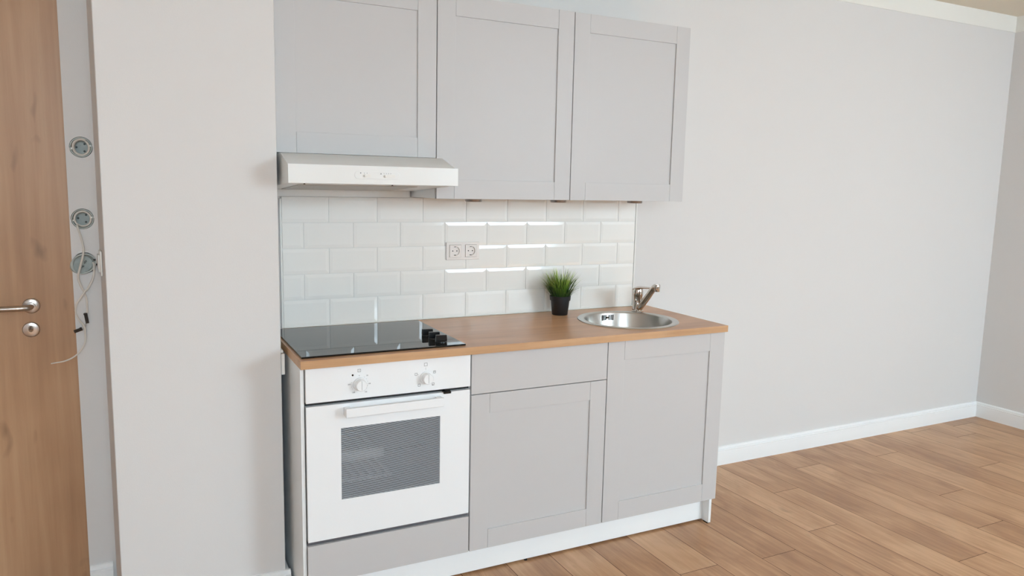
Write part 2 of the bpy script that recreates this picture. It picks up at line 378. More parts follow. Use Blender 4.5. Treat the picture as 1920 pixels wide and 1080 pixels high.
# wooden door
d = thing('door_1', (DX0, 0.0, 0), 'oak veneer door with steel lever handle, slightly ajar into its niche', 'door', kind='structure')
d['label'] = 'oak veneer room door with round-rosette lever handle at the left edge'
bm = bmesh.new(); B(bm, DX0 + 0.002, -0.7161, 0.0, 0.04, 0.004, DZ - 0.004); B(bm, -0.716, DX1 - 0.001 + 0.0, 0.0, 0.04, 0.004, DZ - 0.004)
leaf = obj('door_leaf', bm, M['door'], d)
bm = bmesh.new(); hx, hz = -0.786, 1.0445
lathe(bm, [(0.0, -0.0085), (0.020, -0.0085), (0.0245, -0.0065), (0.0262, -0.003), (0.0262, -0.0002)], (hx, 0, hz), 'y', 48, cap=False)
obj('handle_rosette', bm, M['satin'], d, smooth=True)
bm = bmesh.new()
tube(bm, [(hx, -0.006, hz), (hx, -0.035, hz), (hx - 0.006, -0.051, hz), (hx - 0.022, -0.057, hz), (hx - 0.06, -0.058, hz), (hx - 0.115, -0.057, hz), (hx - 0.128, -0.05, hz), (hx - 0.132, -0.02, hz)], 0.0095, 20, 6)
lathe(bm, [(0.0125, -0.020), (0.0125, -0.007)], (hx, 0, hz), 'y', 32)
obj('lever_handle', bm, M['satin'], d, smooth=True)
bm = bmesh.new(); kx, kz = -0.791, 0.962
lathe(bm, [(0.0075, -0.0055), (0.0075, -0.008), (0.019, -0.008), (0.0240, -0.0065), (0.0262, -0.003), (0.0262, -0.0002)], (kx, 0, kz), 'y', 48, cap=False)
ros = obj('lock_rosette', bm, M['satin'], d, smooth=True)
bm = bmesh.new(); lathe(bm, [(0.0001, -0.0095), (0.0052, -0.0095), (0.0072, -0.0075), (0.0072, -0.001)], (kx, 0, kz + 0.007), 'y', 24)
obj('lock_cylinder', bm, M['chrome'], d, smooth=True)
box('keyhole', (kx - 0.0012, kx + 0.0012, -0.0099, -0.0090, kz + 0.003, kz + 0.011), M['dark'], d)

# ------------------------------------------------------------------ junction boxes and loose cable
def jbox(x, z, label, tilt=False):
    t = thing('junction_box', (x, -0.062, z), label, 'junction box', 'open junction boxes beside the door')
    bm = bmesh.new()
    lathe(bm, [(0.0315, -0.0605), (0.0330, -0.0605), (0.0330, -0.0225), (0.0001, -0.0225), (0.0001, -0.0240), (0.0315, -0.0240), (0.0315, -0.0605)] if False else
          [(0.0302, -0.002), (0.0330, -0.002), (0.0330, 0.0420), (0.0001, 0.0420), (0.0001, 0.0400), (0.0302, 0.0400), (0.0302, -0.002)], (x, -0.062, z), 'y', 40, cap=False)
    cup = obj('box_cup', bm, M['junction'], t, smooth=True)
    for a_ in (10, 190):
        bm = bmesh.new()
        a = math.radians(a_); px, pz = x + 0.0300 * math.cos(a), z + 0.0300 * math.sin(a)
        B(bm, px - 0.0045, px + 0.0045, -0.0640, -0.055, pz - 0.003, pz + 0.003)
        obj('screw_lug', bm, M['plastic'], t, 0.0008)
    for k in range(3):
        bm = bmesh.new()
        a = 0.9 + 2.2 * k; px, pz = x + 0.015 * math.cos(a), z + 0.015 * math.sin(a)
        lathe(bm, [(0.0035, -0.003), (0.0035, 0)], (px, -0.0222, pz), 'y', 12)
        obj('knockout', bm, M['knock'], t)
    return t
def coil(x, z, n, r0, label, sx=1.0, tilt=0.3):
    pts = []
    for i in range(int(14 * n)):
        a = 2 * math.pi * i / 14 + 1.0; rr = r0 - 0.0014 * (i / 14)
        pts.append((x + rr * sx * math.cos(a) + 0.002, -0.058 + 0.006 * (i / 14), z + rr * math.sin(a)))
    bm = bmesh.new(); tube(bm, pts, 0.0040, 8, 4)
    return bm
jbox(*BX[0], 'topmost open grey junction box, a cable coiled inside')
jbox(*BX[1], 'middle open junction box, the one the hanging cable comes out of')
o = obj('coiled_cable', coil(BX[0][0] - 0.002, BX[0][1], 1.7, 0.0275, '', 0.9), M['cableo'], smooth=True)
tag(o, 'short off-white cable coiled inside the topmost junction box', 'cable')
# third box: pulled askew out of its hole
j3 = thing('junction_box', (-0.6165, -0.062, 1.193), 'lowest junction box, tilted half out of the wall behind the hanging cable', 'junction box', 'open junction boxes beside the door')
bm = bmesh.new()
lathe(bm, [(0.0315, 0.0), (0.0365, 0.0), (0.0335, 0.006), (0.0330, 0.030), (0.0001, 0.030), (0.0001, 0.024), (0.0300, 0.024), (0.0315, 0.0)], (0, 0, 0), 'y', 40, cap=False)
rot = Matrix.Rotation(math.radians(16), 4, 'Z') @ Matrix.Rotation(math.radians(-12), 4, 'X') @ Matrix.Rotation(math.radians(-25), 4, 'Y')
bmesh.ops.transform(bm, matrix=Matrix.Translation((-0.6195, -0.076, 1.192)) @ rot @ Matrix.Diagonal((1.12, 1, 0.92, 1)), verts=bm.verts)
obj('box_cup', bm, M['junction'], j3, smooth=True)
for cx_, cz_, a0, a1 in ((-0.004, -0.012, 20, 160), (0.016, -0.002, 60, 200)):
    bm = bmesh.new()
    for rr in (0.004, 0.0075):
        pts = [(cx_ + rr * math.cos(math.radians(a)), 0.0230, cz_ + rr * math.sin(math.radians(a))) for a in range(a0, a1, 20)]
        tube(bm, pts, 0.0008, 6, 1)
    bmesh.ops.transform(bm, matrix=Matrix.Translation((-0.6195, -0.076, 1.192)) @ rot, verts=bm.verts)
    obj('knockout', bm, M['hollow'], j3)
for q in ((-0.5905, -0.5835, -0.0665, -0.060, 1.200, 1.206), (-0.586, -0.580, -0.0665, -0.060, 1.184, 1.190)):
    box('screw_lug', q, M['black'], j3, 0.0008)

# hanging cable: one thing with its strands and black terminals
hc = thing('hanging_cable', (-0.62, -0.07, 1.0), 'loose off-white cable with black terminals hanging down from the middle junction box past the door', 'cable')
bm = bmesh.new()
pts = []
for i in range(15):
    a = 2 * math.pi * i / 14 + 4.0; pts.append((BX[1][0] + 0.0245 * math.cos(a), -0.050 - 0.0006 * i, BX[1][1] + 0.0255 * math.sin(a)))
pts += [(-0.632, -0.070, 1.316), (-0.625, -0.080, 1.292), (-0.6195, -0.083, 1.264), (-0.6170, -0.086, 1.237), (-0.624, -0.098, 1.201), (-0.636, -0.095, 1.156), (-0.634, -0.088, 1.128), (-0.621, -0.085, 1.098), (-0.605, -0.080, 1.117), (-0.592, -0.078, 1.150), (-0.589, -0.078, 1.183), (-0.592, -0.066, 1.193)]
tube(bm, pts, 0.0036, 10, 5)
obj('cable_sheath', bm, M['cableo'], hc, smooth=True)
bm = bmesh.new()
tube(bm, [(-0.616, -0.092, 1.104), (-0.634, -0.095, 1.075), (-0.646, -0.095, 1.057), (-0.651, -0.095, 1.030), (-0.641, -0.095, 1.002), (-0.628, -0.095, 0.979), (-0.625, -0.095, 0.945), (-0.629, -0.095, 0.918), (-0.650, -0.095, 0.886), (-0.684, -0.095, 0.865), (-0.731, -0.097, 0.858)], [0.0036, 0.0034, 0.003, 0.0022, 0.0022, 0.003, 0.003, 0.0028, 0.0026, 0.0024, 0.0018], 8, 6)
tube(bm, [(-0.624, -0.086, 1.100), (-0.617, -0.082, 1.075), (-0.616, -0.080, 1.050), (-0.617, -0.080, 1.022)], 0.0032, 8, 6)
obj('wire_end', bm, M['cableo'], hc, smooth=True)
bm = bmesh.new(); tube(bm, [(-0.622, -0.080, 0.986), (-0.627, -0.080, 0.972), (-0.636, -0.080, 0.962)], 0.0026, 8, 4)
obj('wire_link', bm, M['cablei'], hc, smooth=True)
for (c0, ang, ln) in (((-0.6200, -0.080, 1.0045), 7, 0.036), ((-0.6465, -0.080, 0.9640), -70, 0.026)):
    bm = bmesh.new(); B(bm, -0.0052, 0.0052, -0.005, 0.005, -ln / 2, ln / 2); B(bm, -0.0066, -0.0052, -0.003, 0.003, ln / 2 - 0.006, ln / 2 - 0.001)
    lathe(bm, [(0.0022, -0.0058), (0.0022, -0.005)], (0, 0, ln * 0.25), 'y', 10); lathe(bm, [(0.0022, -0.0058), (0.0022, -0.005)], (0, 0, -ln * 0.25), 'y', 10)
    bmesh.ops.transform(bm, matrix=Matrix.Translation(c0) @ Matrix.Rotation(math.radians(-ang), 4, 'Y'), verts=bm.verts)
    obj('terminal', bm, M['black'], hc, 0.0008)

# light switch on the pier's left side
nx, ny = -0.9973, -0.0728     # outward normal of that face (xy)
tx, ty = 0.0728, -0.9973      # along the face, towards the room
def swbox(bm, s0, s1, d0, d1, z0, z1):
    c0 = Vector((-0.5605, -0.20, 0))
    vs = []
    for s, dd, z in ((s0, d0, z0), (s1, d0, z0), (s1, d1, z0), (s0, d1, z0), (s0, d0, z1), (s1, d0, z1), (s1, d1, z1), (s0, d1, z1)):
        vs.append(bm.verts.new((c0.x + tx * s + nx * dd, c0.y + ty * s + ny * dd, z)))
    for f in ((0, 3, 2, 1), (4, 5, 6, 7), (0, 1, 5, 4), (1, 2, 6, 5), (2, 3, 7, 6), (3, 0, 4, 7)): bm.faces.new([vs[i] for i in f])
sw = thing('light_switch', (-0.5687, -0.20, 1.205), 'white light switch on the shaded left side of the wall pier', 'light switch')
bm = bmesh.new(); swbox(bm, -0.04, 0.04, 0.0005, 0.007, 1.165, 1.246); obj('switch_frame', bm, M['plastic'], sw, 0.002)
bm = bmesh.new(); swbox(bm, -0.028, 0.028, 0.007, 0.0125, 1.178, 1.234); obj('rocker', bm, M['plastic'], sw, 0.002)
# cover plate on the pier's right side just above the worktop edge
cp = thing('cover_plate', (-0.0245, -0.345, 0.85), 'small white cover plate on the pier edge beside the worktop corner', 'cover plate')
box('plate', (-0.0248, -0.0125, -0.372, -0.315, 0.816, 0.890), M['plastic'], cp, 0.002)
box('plate_clip', (-0.0248, -0.0165, -0.366, -0.335, 0.893, 0.902), M['plastic'], cp, 0.001)

# ------------------------------------------------------------------ cabinets
YD = -0.572                      # plane of the door fronts
def shaker(bm, x0, x1, z0, z1, yf, wst=0.076, wr=0.076, th=0.018, rec=0.006):
    g = 0.0003
    def piece(a, b, c, d): B(bm, a + g, b - g, yf, yf + th, c + g, d - g)
    piece(x0, x0 + wst, z0, z1); piece(x1 - wst, x1, z0, z1)
    piece(x0 + wst, x1 - wst, z0, z0 + wr); piece(x0 + wst, x1 - wst, z1 - wr, z1)
    B(bm, x0 + wst - 0.004, x1 - wst + 0.004, yf + rec, yf + th - 0.001, z0 + wr - 0.004, z1 - wr + 0.004)
# oven housing
oc = thing('oven_cabinet', (0.304, -0.30, 0), 'white oven housing cabinet at the left end of the base row', 'base cabinet', 'base cabinets under the worktop')
bm = bmesh.new()
B(bm, 0.0016, 0.0135, -0.560, -0.02, 0.006, 0.8815)
obj('side_panel', bm, M['board'], oc, 0.0006)
box('side_panel', (0.5935, 0.6055, -0.552, -0.02, 0.128, 0.8815), M['board'], oc, 0.0006)
box('bottom_panel', (0.0140, 0.5930, -0.550, -0.02, 0.128, 0.144), M['board'], oc)
box('back_panel', (0.0140, 0.5930, -0.030, -0.020, 0.145, 0.87), M['board'], oc)
box('lower_front', (0.0155, 0.6040, YD, YD + 0.018, 0.1245, 0.2640), M['cab'], oc, 0.0008)
tag(oc.children[-1], 'grey front board under the oven')
box('shelf', (0.0140, 0.5930, -0.552, -0.03, 0.250, 0.264), M['board'], oc)
# drawer + doors unit
bc = thing('base_cabinet', (1.20, -0.30, 0), 'wide grey base cabinet with one drawer and two doors under the sink', 'base cabinet', 'base cabinets under the worktop')
bc.pop('group'); oc.pop('group')
box('side_panel', (0.6065, 0.6185, -0.552, -0.02, 0.128, 0.8815), M['board'], bc, 0.0006)
box('side_panel', (1.7820, 1.7955, -0.553, -0.02, 0.006, 0.8815), M['board'], bc, 0.0006)
box('partition', (1.190, 1.206, -0.552, -0.04, 0.144, 0.72), M['board'], bc)
box('bottom_panel', (0.619, 1.7815, -0.552, -0.02, 0.128, 0.1435), M['board'], bc)
box('back_panel', (0.619, 1.7815, -0.030, -0.020, 0.145, 0.70), M['board'], bc)
dr = box('drawer_front', (0.6085, 1.1950, YD, YD + 0.018, 0.7285, 0.8782), M['cab'], bc, 0.0008)
bm = bmesh.new(); shaker(bm, 0.6085, 1.1950, 0.1245, 0.7255, YD, wst=0.0745, wr=0.0745)
obj('door', bm, M['cab'], bc, 0.0007)
bm = bmesh.new(); shaker(bm, 1.1985, 1.7985, 0.1245, 0.8782, YD, wst=0.079, wr=0.079)
obj('door', bm, M['cab'], bc, 0.0007)
pl = thing('plinth_board', (0.9, -0.50, 0), 'long white plinth board recessed below the base cabinets', 'plinth')
box('board', (0.0140, 1.7815, -0.510, -0.494, 0.0085, 0.1270), M['board'], pl, 0.0006)
for i, x in enumerate((0.10, 0.885, 1.755)):
    bm = bmesh.new(); lathe(bm, [(0.007, 0), (0.007, 0.003), (0.006, 0.005), (0.006, 0.008)], (x, -0.503 if i < 2 else -0.528, 0.0), 'z', 20)
    if i < 2: obj('foot', bm, M['black'], pl, smooth=True)
    else: bm.free()
bm = bmesh.new(); B(bm, 1.7825, 1.795, -0.545, -0.52, 0.0, 0.006); obj('foot', bm, M['black'], bc)

# worktop with a round opening for the sink
SX, SY = 1.462, -0.326
bm = bmesh.new(); B(bm, -0.002, 1.7935, -0.5935, -0.012, 0.8825, 0.910)
wt = obj('worktop', bm, M['worktop'])
bmc = bmesh.new(); lathe(bmc, [(0.198, 0.85), (0.198, 0.95)], (SX, SY, 0), 'z', 96); baked_cut(wt, obj('cutter', bmc, M['worktop']))
tag(wt, 'long oak-look laminate worktop over the base cabinets', 'worktop')
for q in ((-0.002, 1.7935, -0.5942, -0.5935, 0.8826, 0.9098), (-0.0026, -0.002, -0.5935, -0.012, 0.8826, 0.9098), (1.7935, 1.7941, -0.5935, -0.012, 0.8826, 0.9098)):
    eb = box('edge_band', q, M['edgeband']); eb.parent = wt
b_ = wt.modifiers.new('bevel', 'BEVEL'); b_.width = 0.0015; b_.segments = 2; b_.limit_method = 'ANGLE'; b_.angle_limit = math.radians(60)

# sink
sk = thing('sink', (SX, SY, 0.91), 'round stainless steel sink bowl set into the worktop', 'sink')
bm = bmesh.new()
lathe(bm, [(0.221, 0.0005), (0.2195, 0.0030), (0.213, 0.0042), (0.1965, 0.0035), (0.1915, 0.0015), (0.1885, -0.004), (0.186, -0.125), (0.178, -0.145), (0.160, -0.156), (0.0401, -0.162)], (SX, SY, 0.910), 'z', 96, cap=False)
so = obj('bowl', bm, M['steel'], sk, smooth=True)
bm = bmesh.new(); lathe(bm, [(0.0001, -0.166), (0.028, -0.166), (0.034, -0.160), (0.043, -0.160), (0.044, -0.1625)], (SX, SY, 0.910), 'z', 40, cap=False)
obj('drain', bm, M['chrome'], sk, smooth=True)
bm = bmesh.new()
ta = math.radians(84)
for k in (-3, -2, -1, 1, 2, 3):
    a = ta - k * 0.048
    for (r0, r1) in ((0.1876, 0.1868),):
        c_, s_ = math.cos(a), math.sin(a); px, py = SX + 0.1862 * c_, SY + 0.1862 * s_
        vs = B(bm, -0.0006, 0.0006, -0.0024, 0.0024, -0.0125, 0.0125)
        bmesh.ops.transform(bm, matrix=Matrix.Translation((px, py, 0.888)) @ Matrix.Rotation(a, 4, 'Z'), verts=vs)
obj('overflow_slots', bm, M['dark'], sk)
bm = bmesh.new(); lathe(bm, [(0.0001, 0), (0.006, 0), (0.005, 0.003), (0.0001, 0.0035)], (0, 0, 0), 'x', 16)
bmesh.ops.transform(bm, matrix=Matrix.Translation((SX + 0.187 * math.cos(ta), SY + 0.187 * math.sin(ta), 0.888)) @ Matrix.Rotation(ta + math.pi, 4, 'Z'), verts=bm.verts)
obj('overflow_screw', bm, M['chrome'], sk, smooth=True)

# tap
TX, TY = 1.641, -0.150
tp = thing('mixer_tap', (TX, TY, 0.91), 'chrome single-lever mixer tap behind the round sink', 'tap')
bm = bmesh.new()
lathe(bm, [(0.0255, 0), (0.0255, 0.004), (0.0225, 0.006), (0.0220, 0.030), (0.0210, 0.032), (0.0210, 0.075), (0.0225, 0.078), (0.0225, 0.096), (0.0195, 0.108), (0.010, 0.113), (0.0001, 0.1135)], (TX, TY, 0.910), 'z', 40, cap=False)
bmesh.ops.scale(bm, vec=(1.08, 1.08, 1.0), space=Matrix.Translation((-TX, -TY, -0.910)), verts=bm.verts)
obj('body', bm, M['chrome'], tp, smooth=True)
bm = bmesh.new()
tube(bm, [(TX, TY - 0.008, 0.926), (TX - 0.003, TY - 0.030, 0.940), (TX - 0.008, TY - 0.070, 0.974), (TX - 0.014, TY - 0.110, 1.010), (TX - 0.020, TY - 0.143, 1.038), (TX - 0.025, TY - 0.160, 1.048), (TX - 0.029, TY - 0.178, 1.050)], [0.0175, 0.0165, 0.0155, 0.0150, 0.0145, 0.0140, 0.0135], 20, 6, rz=0.9)
obj('spout', bm, M['chrome'], tp, smooth=True)
bm = bmesh.new()
lathe(bm, [(0.0001, -0.016), (0.0115, -0.016), (0.0125, -0.014), (0.0125, 0.000), (0.0133, 0.001), (0.0133, 0.012), (0.012, 0.0155), (0.0001, 0.0158)], (TX - 0.030, TY - 0.180, 1.045), 'z', 28, cap=False)
obj('aerator', bm, M['chrome'], tp, smooth=True)
bm = bmesh.new()
tube(bm, [(TX, TY + 0.014, 1.014), (TX, TY - 0.008, 1.021), (TX - 0.003, TY - 0.045, 1.028), (TX - 0.008, TY - 0.105, 1.034)], [0.022, 0.022, 0.014, 0.010], 20, 6, rz=0.42)
obj('lever', bm, M['chrome'], tp, smooth=True)

# ------------------------------------------------------------------ hob
hb = thing('hob', (0.30, -0.30, 0.91), 'black glass ceramic hob with three black knobs on its right side', 'hob')
bm = bmesh.new(); B(bm, 0.0075, 0.5900, -0.5600, -0.0480, 0.9105, 0.9165); obj('glass_top', bm, M['glassblack'], hb, 0.0015)
for i, (kx_, ky_) in enumerate(((0.512, -0.372), (0.515, -0.435), (0.518, -0.498))):
    bm = bmesh.new()
    lathe(bm, [(0.0215, 0), (0.0215, 0.004), (0.020, 0.006), (0.0001, 0.006)], (kx_, ky_, 0.9167), 'z', 32, cap=False)
    vs = B(bm, -0.021, 0.021, -0.0085, 0.0085, 0.005, 0.026)
    for v in vs:
        if v.co.z > 0.02: v.co.y *= 0.75; v.co.x *= 0.95
    bmesh.ops.transform(bm, matrix=Matrix.Translation((kx_, ky_, 0.9167)) @ Matrix.Rotation(math.radians(-8), 4, 'Z'), verts=vs)
    obj('knob', bm, M['black'], hb, 0.0012)

# ------------------------------------------------------------------ oven
ov = thing('oven', (0.31, -0.40, 0.27), 'white built-in oven with striped glass window and two knobs', 'oven')
CPZ0, CPZ1 = 0.7605, 0.8785
bm = bmesh.new(); B(bm, 0.0165, 0.6040, YD, YD + 0.022, CPZ0, CPZ1); obj('control_panel', bm, M['enamel'], ov, 0.002)
# door as a frame round the window
X0, X1, Z0, Z1 = 0.0170, 0.6025, 0.2790, 0.7490; wx0, wx1, wz0, wz1 = 0.1315, 0.4880, 0.4125, 0.6645
bm = bmesh.new()
B(bm, X0, wx0, YD, YD + 0.020, Z0, Z1); B(bm, wx1, X1, YD, YD + 0.020, Z0, Z1)
B(bm, wx0, wx1, YD, YD + 0.020, Z0, wz0); B(bm, wx0, wx1, YD, YD + 0.020, wz1, Z1)
bmesh.ops.remove_doubles(bm, verts=bm.verts, dist=1e-5)
od = obj('door', bm, M['enamel'], ov)
g = box('door_glass', (wx0 - 0.003, wx1 + 0.003, YD + 0.0015, YD + 0.005, wz0 - 0.003, wz1 + 0.003), M['ovenglass'], od)
g.parent = od; g.matrix_parent_inverse = Matrix.Identity(4)
bm = bmesh.new(); B(bm, 0.1400, 0.4880, -0.6120, -0.5990, 0.7095, 0.7405)
B(bm, 0.1400, 0.1600, -0.5990, YD - 0.0002, 0.7115, 0.7385); B(bm, 0.4680, 0.4880, -0.5990, YD - 0.0002, 0.7115, 0.7385)
hd = obj('door_handle', bm, M['enamel'], od, 0.002); hd.matrix_parent_inverse = Matrix.Identity(4)
od.parent = ov; od.matrix_parent_inverse = Matrix.Translation(ov.location).inverted()
bm = bmesh.new()   # cavity
cx0, cx1, cy0, cy1, cz0, cz1 = 0.06, 0.56, -0.545, -0.10, 0.31, 0.70
t = 0.004
B(bm, cx0, cx0 + t, cy0, cy1, cz0, cz1); B(bm, cx1 - t, cx1, cy0, cy1, cz0, cz1); B(bm, cx0, cx1, cy0, cy1, cz0, cz0 + t); B(bm, cx0, cx1, cy0, cy1, cz1 - t, cz1); B(bm, cx0, cx1, cy1 - t, cy1, cz0, cz1)
obj('cavity', bm, M['enamelgrey'], ov)
# dark carcass frame seen in the gaps round the door
bm = bmesh.new()
B(bm, 0.0140, 0.0600, -0.5500, -0.5300, 0.266, 0.8795); B(bm, 0.5600, 0.5930, -0.5500, -0.5300, 0.266, 0.8795)
B(bm, 0.0600, 0.5600, -0.5500, -0.5300, 0.266, 0.3100); B(bm, 0.0600, 0.5600, -0.5500, -0.5300, 0.7000, 0.7700)
B(bm, 0.0150, 0.6035, -0.5560, -0.5502, 0.7505, 0.7600)
obj('front_frame', bm, M['dark'], ov)
bm = bmesh.new(); B(bm, 0.0150, 0.6035, -0.5640, -0.5510, 0.2660, 0.2755); obj('vent_strip', bm, M['metalgrey'], ov)
bm = bmesh.new(); B(bm, 0.4985, 0.5265, -0.5790, -0.5570, 0.7445, 0.7535); B(bm, 0.5035, 0.5215, -0.5735, -0.5600, 0.7535, 0.7590); obj('door_latch', bm, M['black'], ov, 0.001)
# wire rack, pale plate and pale bars behind the oven glass
bm = bmesh.new()
for i in range(14):
    x = cx0 + 0.02 + i * (cx1 - cx0 - 0.04) / 13; tube(bm, [(x, cy0 + 0.03, 0.545), (x, cy1 - 0.02, 0.545)], 0.0018, 6, 1)
tube(bm, [(cx0 + 0.01, cy0 + 0.03, 0.545), (cx1 - 0.01, cy0 + 0.03, 0.545)], 0.003, 8, 1); tube(bm, [(cx0 + 0.01, cy1 - 0.02, 0.545), (cx1 - 0.01, cy1 - 0.02, 0.545)], 0.003, 8, 1)
obj('wire_rack', bm, M['chrome'], ov)
bm = bmesh.new(); B(bm, 0.075, 0.290, -0.5400, -0.5385, 0.533, 0.568); B(bm, 0.075, 0.290, -0.5385, -0.20, 0.533, 0.5345)
obj('baking_tray', bm, mat('tray_metal', (240, 244, 246), 0.35), ov, 0.001)
bm = bmesh.new()
for i in range(8): tube(bm, [(0.085 + i * 0.030, -0.5350, 0.462), (0.105 + i * 0.030, -0.5100, 0.462), (0.105 + i * 0.030, -0.20, 0.462)], 0.007, 8, 1)
tube(bm, [(0.075, -0.536, 0.462), (0.320, -0.536, 0.462)], 0.004, 8, 1)
obj('pale_bars', bm, mat('pale_bars_white', (235, 240, 244), 0.35), ov)
# control marks and knobs
def mark_sq(bm, x, z, s, w_=0.0012):
    y0, y1 = YD - 0.0003, YD + 0.0001; h = s / 2
    B(bm, x - h, x + h, y0, y1, z + h - w_, z + h); B(bm, x - h, x + h, y0, y1, z - h, z - h + w_); B(bm, x - h, x - h + w_, y0, y1, z - h, z + h); B(bm, x + h - w_, x + h, y0, y1, z - h, z + h)
def dash(bm, x, z, w_, h_): B(bm, x - w_ / 2, x + w_ / 2, YD - 0.0003, YD + 0.0001, z - h_ / 2, z + h_ / 2)
K = ((0.1965, 0.8105), (0.4335, 0.8100))
def symbol(name, f):
    bm = bmesh.new(); f(bm); obj(name, bm, M['mark'], ov)
symbol('oven_symbol', lambda q: (mark_sq(q, 0.1950, 0.8575, 0.0105), dash(q, 0.195, 0.8575, 0.004, 0.0012)))
symbol('scale_tick', lambda q: dash(q, 0.1950, 0.8400, 0.0015, 0.003))
for a in (35, 55, 75, 105, 125, 145, 200, 220, 240, 255, 270, 285):
    symbol('scale_tick', lambda q: dash(q, K[0][0] + 0.0285 * math.sin(math.radians(a)), K[0][1] + 0.0285 * math.cos(math.radians(a)), 0.0012, 0.0012))
symbol('oven_symbol', lambda q: mark_sq(q, 0.4325, 0.8570, 0.0115)); symbol('scale_tick', lambda q: dash(q, 0.4325, 0.8440, 0.0014, 0.003)); symbol('scale_tick', lambda q: dash(q, 0.4325, 0.8385, 0.0014, 0.002))
symbol('oven_symbol', lambda q: mark_sq(q, 0.3965, 0.8250, 0.0090)); symbol('scale_tick', lambda q: dash(q, 0.4040, 0.8235, 0.003, 0.0008))
symbol('oven_symbol', lambda q: (mark_sq(q, 0.4650, 0.8275, 0.0090), dash(q, 0.465, 0.8275, 0.005, 0.0010), dash(q, 0.465, 0.8300, 0.005, 0.0008)))
symbol('oven_symbol', lambda q: mark_sq(q, 0.4080, 0.7850, 0.0090)); symbol('oven_symbol', lambda q: (mark_sq(q, 0.4600, 0.7840, 0.0090), dash(q, 0.459, 0.7815, 0.005, 0.0016)))
bm = bmesh.new(); lathe(bm, [(0.0032, -0.0008), (0.0032, 0.0002)], (0.1725, YD, 0.8435), 'y', 20); obj('indicator_light', bm, M['black'], ov)
def text(name, s, loc, size, mt, parent, ext=0.0002, rot=(math.pi / 2, 0, 0)):
    cu = bpy.data.curves.new(name, 'FONT'); cu.body = s; cu.size = size; cu.extrude = ext; cu.align_x = 'CENTER'; cu.align_y = 'CENTER'
    to = bpy.data.objects.new(name + '_tmp', cu); SC.collection.objects.link(to)
    dg = bpy.context.evaluated_depsgraph_get(); me = bpy.data.meshes.new_from_object(to.evaluated_get(dg)); bpy.data.objects.remove(to)
    me.transform(Matrix.Translation(loc) @ Matrix.Rotation(rot[0], 4, 'X')); me.materials.clear(); me.materials.append(mt)
    o = bpy.data.objects.new(name, me); SC.collection.objects.link(o); o.parent = parent; o.matrix_parent_inverse = Matrix.Translation(parent.location).inverted(); return o
for s, dx, dz in (('50', 0.0260, 0.0275), ('100', 0.0330, -0.0015), ('200', -0.0205, -0.0270), ('250', -0.0360, 0.0020), ('150', 0.0205, -0.0290)):
    text('temperature_number', s, (K[0][0] + dx, YD - 0.0002, K[0][1] + dz), 0.0062, M['mark'], ov)
for kx_, kz_ in K:
    bm = bmesh.new()
    lathe(bm, [(0.0225, 0.0), (0.0225, -0.006), (0.0200, -0.008), (0.0185, -0.026), (0.0172, -0.028), (0.0001, -0.028)], (kx_, YD - 0.0002, kz_), 'y', 48, cap=False)
    kb = obj('knob', bm, M['enamel'], ov, smooth=True)
    bm = bmesh.new(); B(bm, kx_ - 0.0004, kx_ + 0.0004, YD - 0.0288, YD - 0.0280, kz_ - 0.0145, kz_ + 0.0165)
    o = obj('pointer_line', bm, M['mark'], kb); o.matrix_parent_inverse = Matrix.Identity(4)

# ------------------------------------------------------------------ wall cabinets, hood, puck lights
YU = -0.300
def wallcab(name, x0, x1, z0, z1, doors, label):
    t_ = thing(name, ((x0 + x1) / 2, -0.15, z0), label, 'wall cabinet')
    box('side_panel', (x0 + 0.001, x0 + 0.013, YU + 0.022, -0.001, z0 + 0.001, z1 - 0.001), M['board'], t_, 0.0005)
    box('side_panel', (x1 - 0.013, x1 - 0.001, YU + 0.022, -0.001, z0 + 0.001, z1 - 0.001), M['board'], t_, 0.0005)
    box('bottom_panel', (x0 + 0.0135, x1 - 0.0135, YU + 0.022, -0.001, z0 + 0.003, z0 + 0.015), M['board'], t_)
    box('top_panel', (x0 + 0.0135, x1 - 0.0135, YU + 0.022, -0.001, z1 - 0.015, z1 - 0.003), M['board'], t_)
    box('back_panel', (x0 + 0.0135, x1 - 0.0135, -0.012, -0.002, z0 + 0.016, z1 - 0.016), M['board'], t_)
    for a, b in doors:
        bm = bmesh.new(); shaker(bm, a, b, z0, z1, YU, wst=0.073, wr=0.0745 if z0 < 1.5 else 0.073)
        obj('door', bm, M['cab'], t_, 0.0007)
    return t_
wallcab('wall_cabinet', -0.0190, 0.5700, 1.5815, 2.1815, [(-0.0185, 0.5695)], 'short single-door grey wall cabinet above the cooker hood')
wallcab('wall_cabinet', 0.5715, 1.7530, 1.4285, 2.1815, [(0.5725, 1.1610), (1.1640, 1.7525)], 'wide two-door grey wall cabinet right of the cooker hood')
for i, x in enumerate((0.7933, 1.1965, 1.6004)):
    t_ = thing('puck_light', (x, -0.15, 1.4285), ['round flat puck light under the wall cabinets nearest the cooker hood', 'round flat puck light at the middle of the wide wall cabinet underside', 'round flat puck light above the right end of the tiles'][i], 'under-cabinet light', 'puck lights under the wide wall cabinet')
    bm = bmesh.new(); lathe(bm, [(0.0345, 0.0), (0.0345, -0.013), (0.033, -0.0155), (0.0290, -0.0155), (0.0285, -0.0140)], (x, -0.15, 1.4310), 'z', 48, cap=True)
    obj('housing', bm, M['silver'], t_, smooth=True)
    bm = bmesh.new(); lathe(bm, [(0.0280, -0.0150), (0.0280, -0.0158)], (x, -0.15, 1.4310), 'z', 40); obj('diffuser', bm, M['diffuser'], t_)

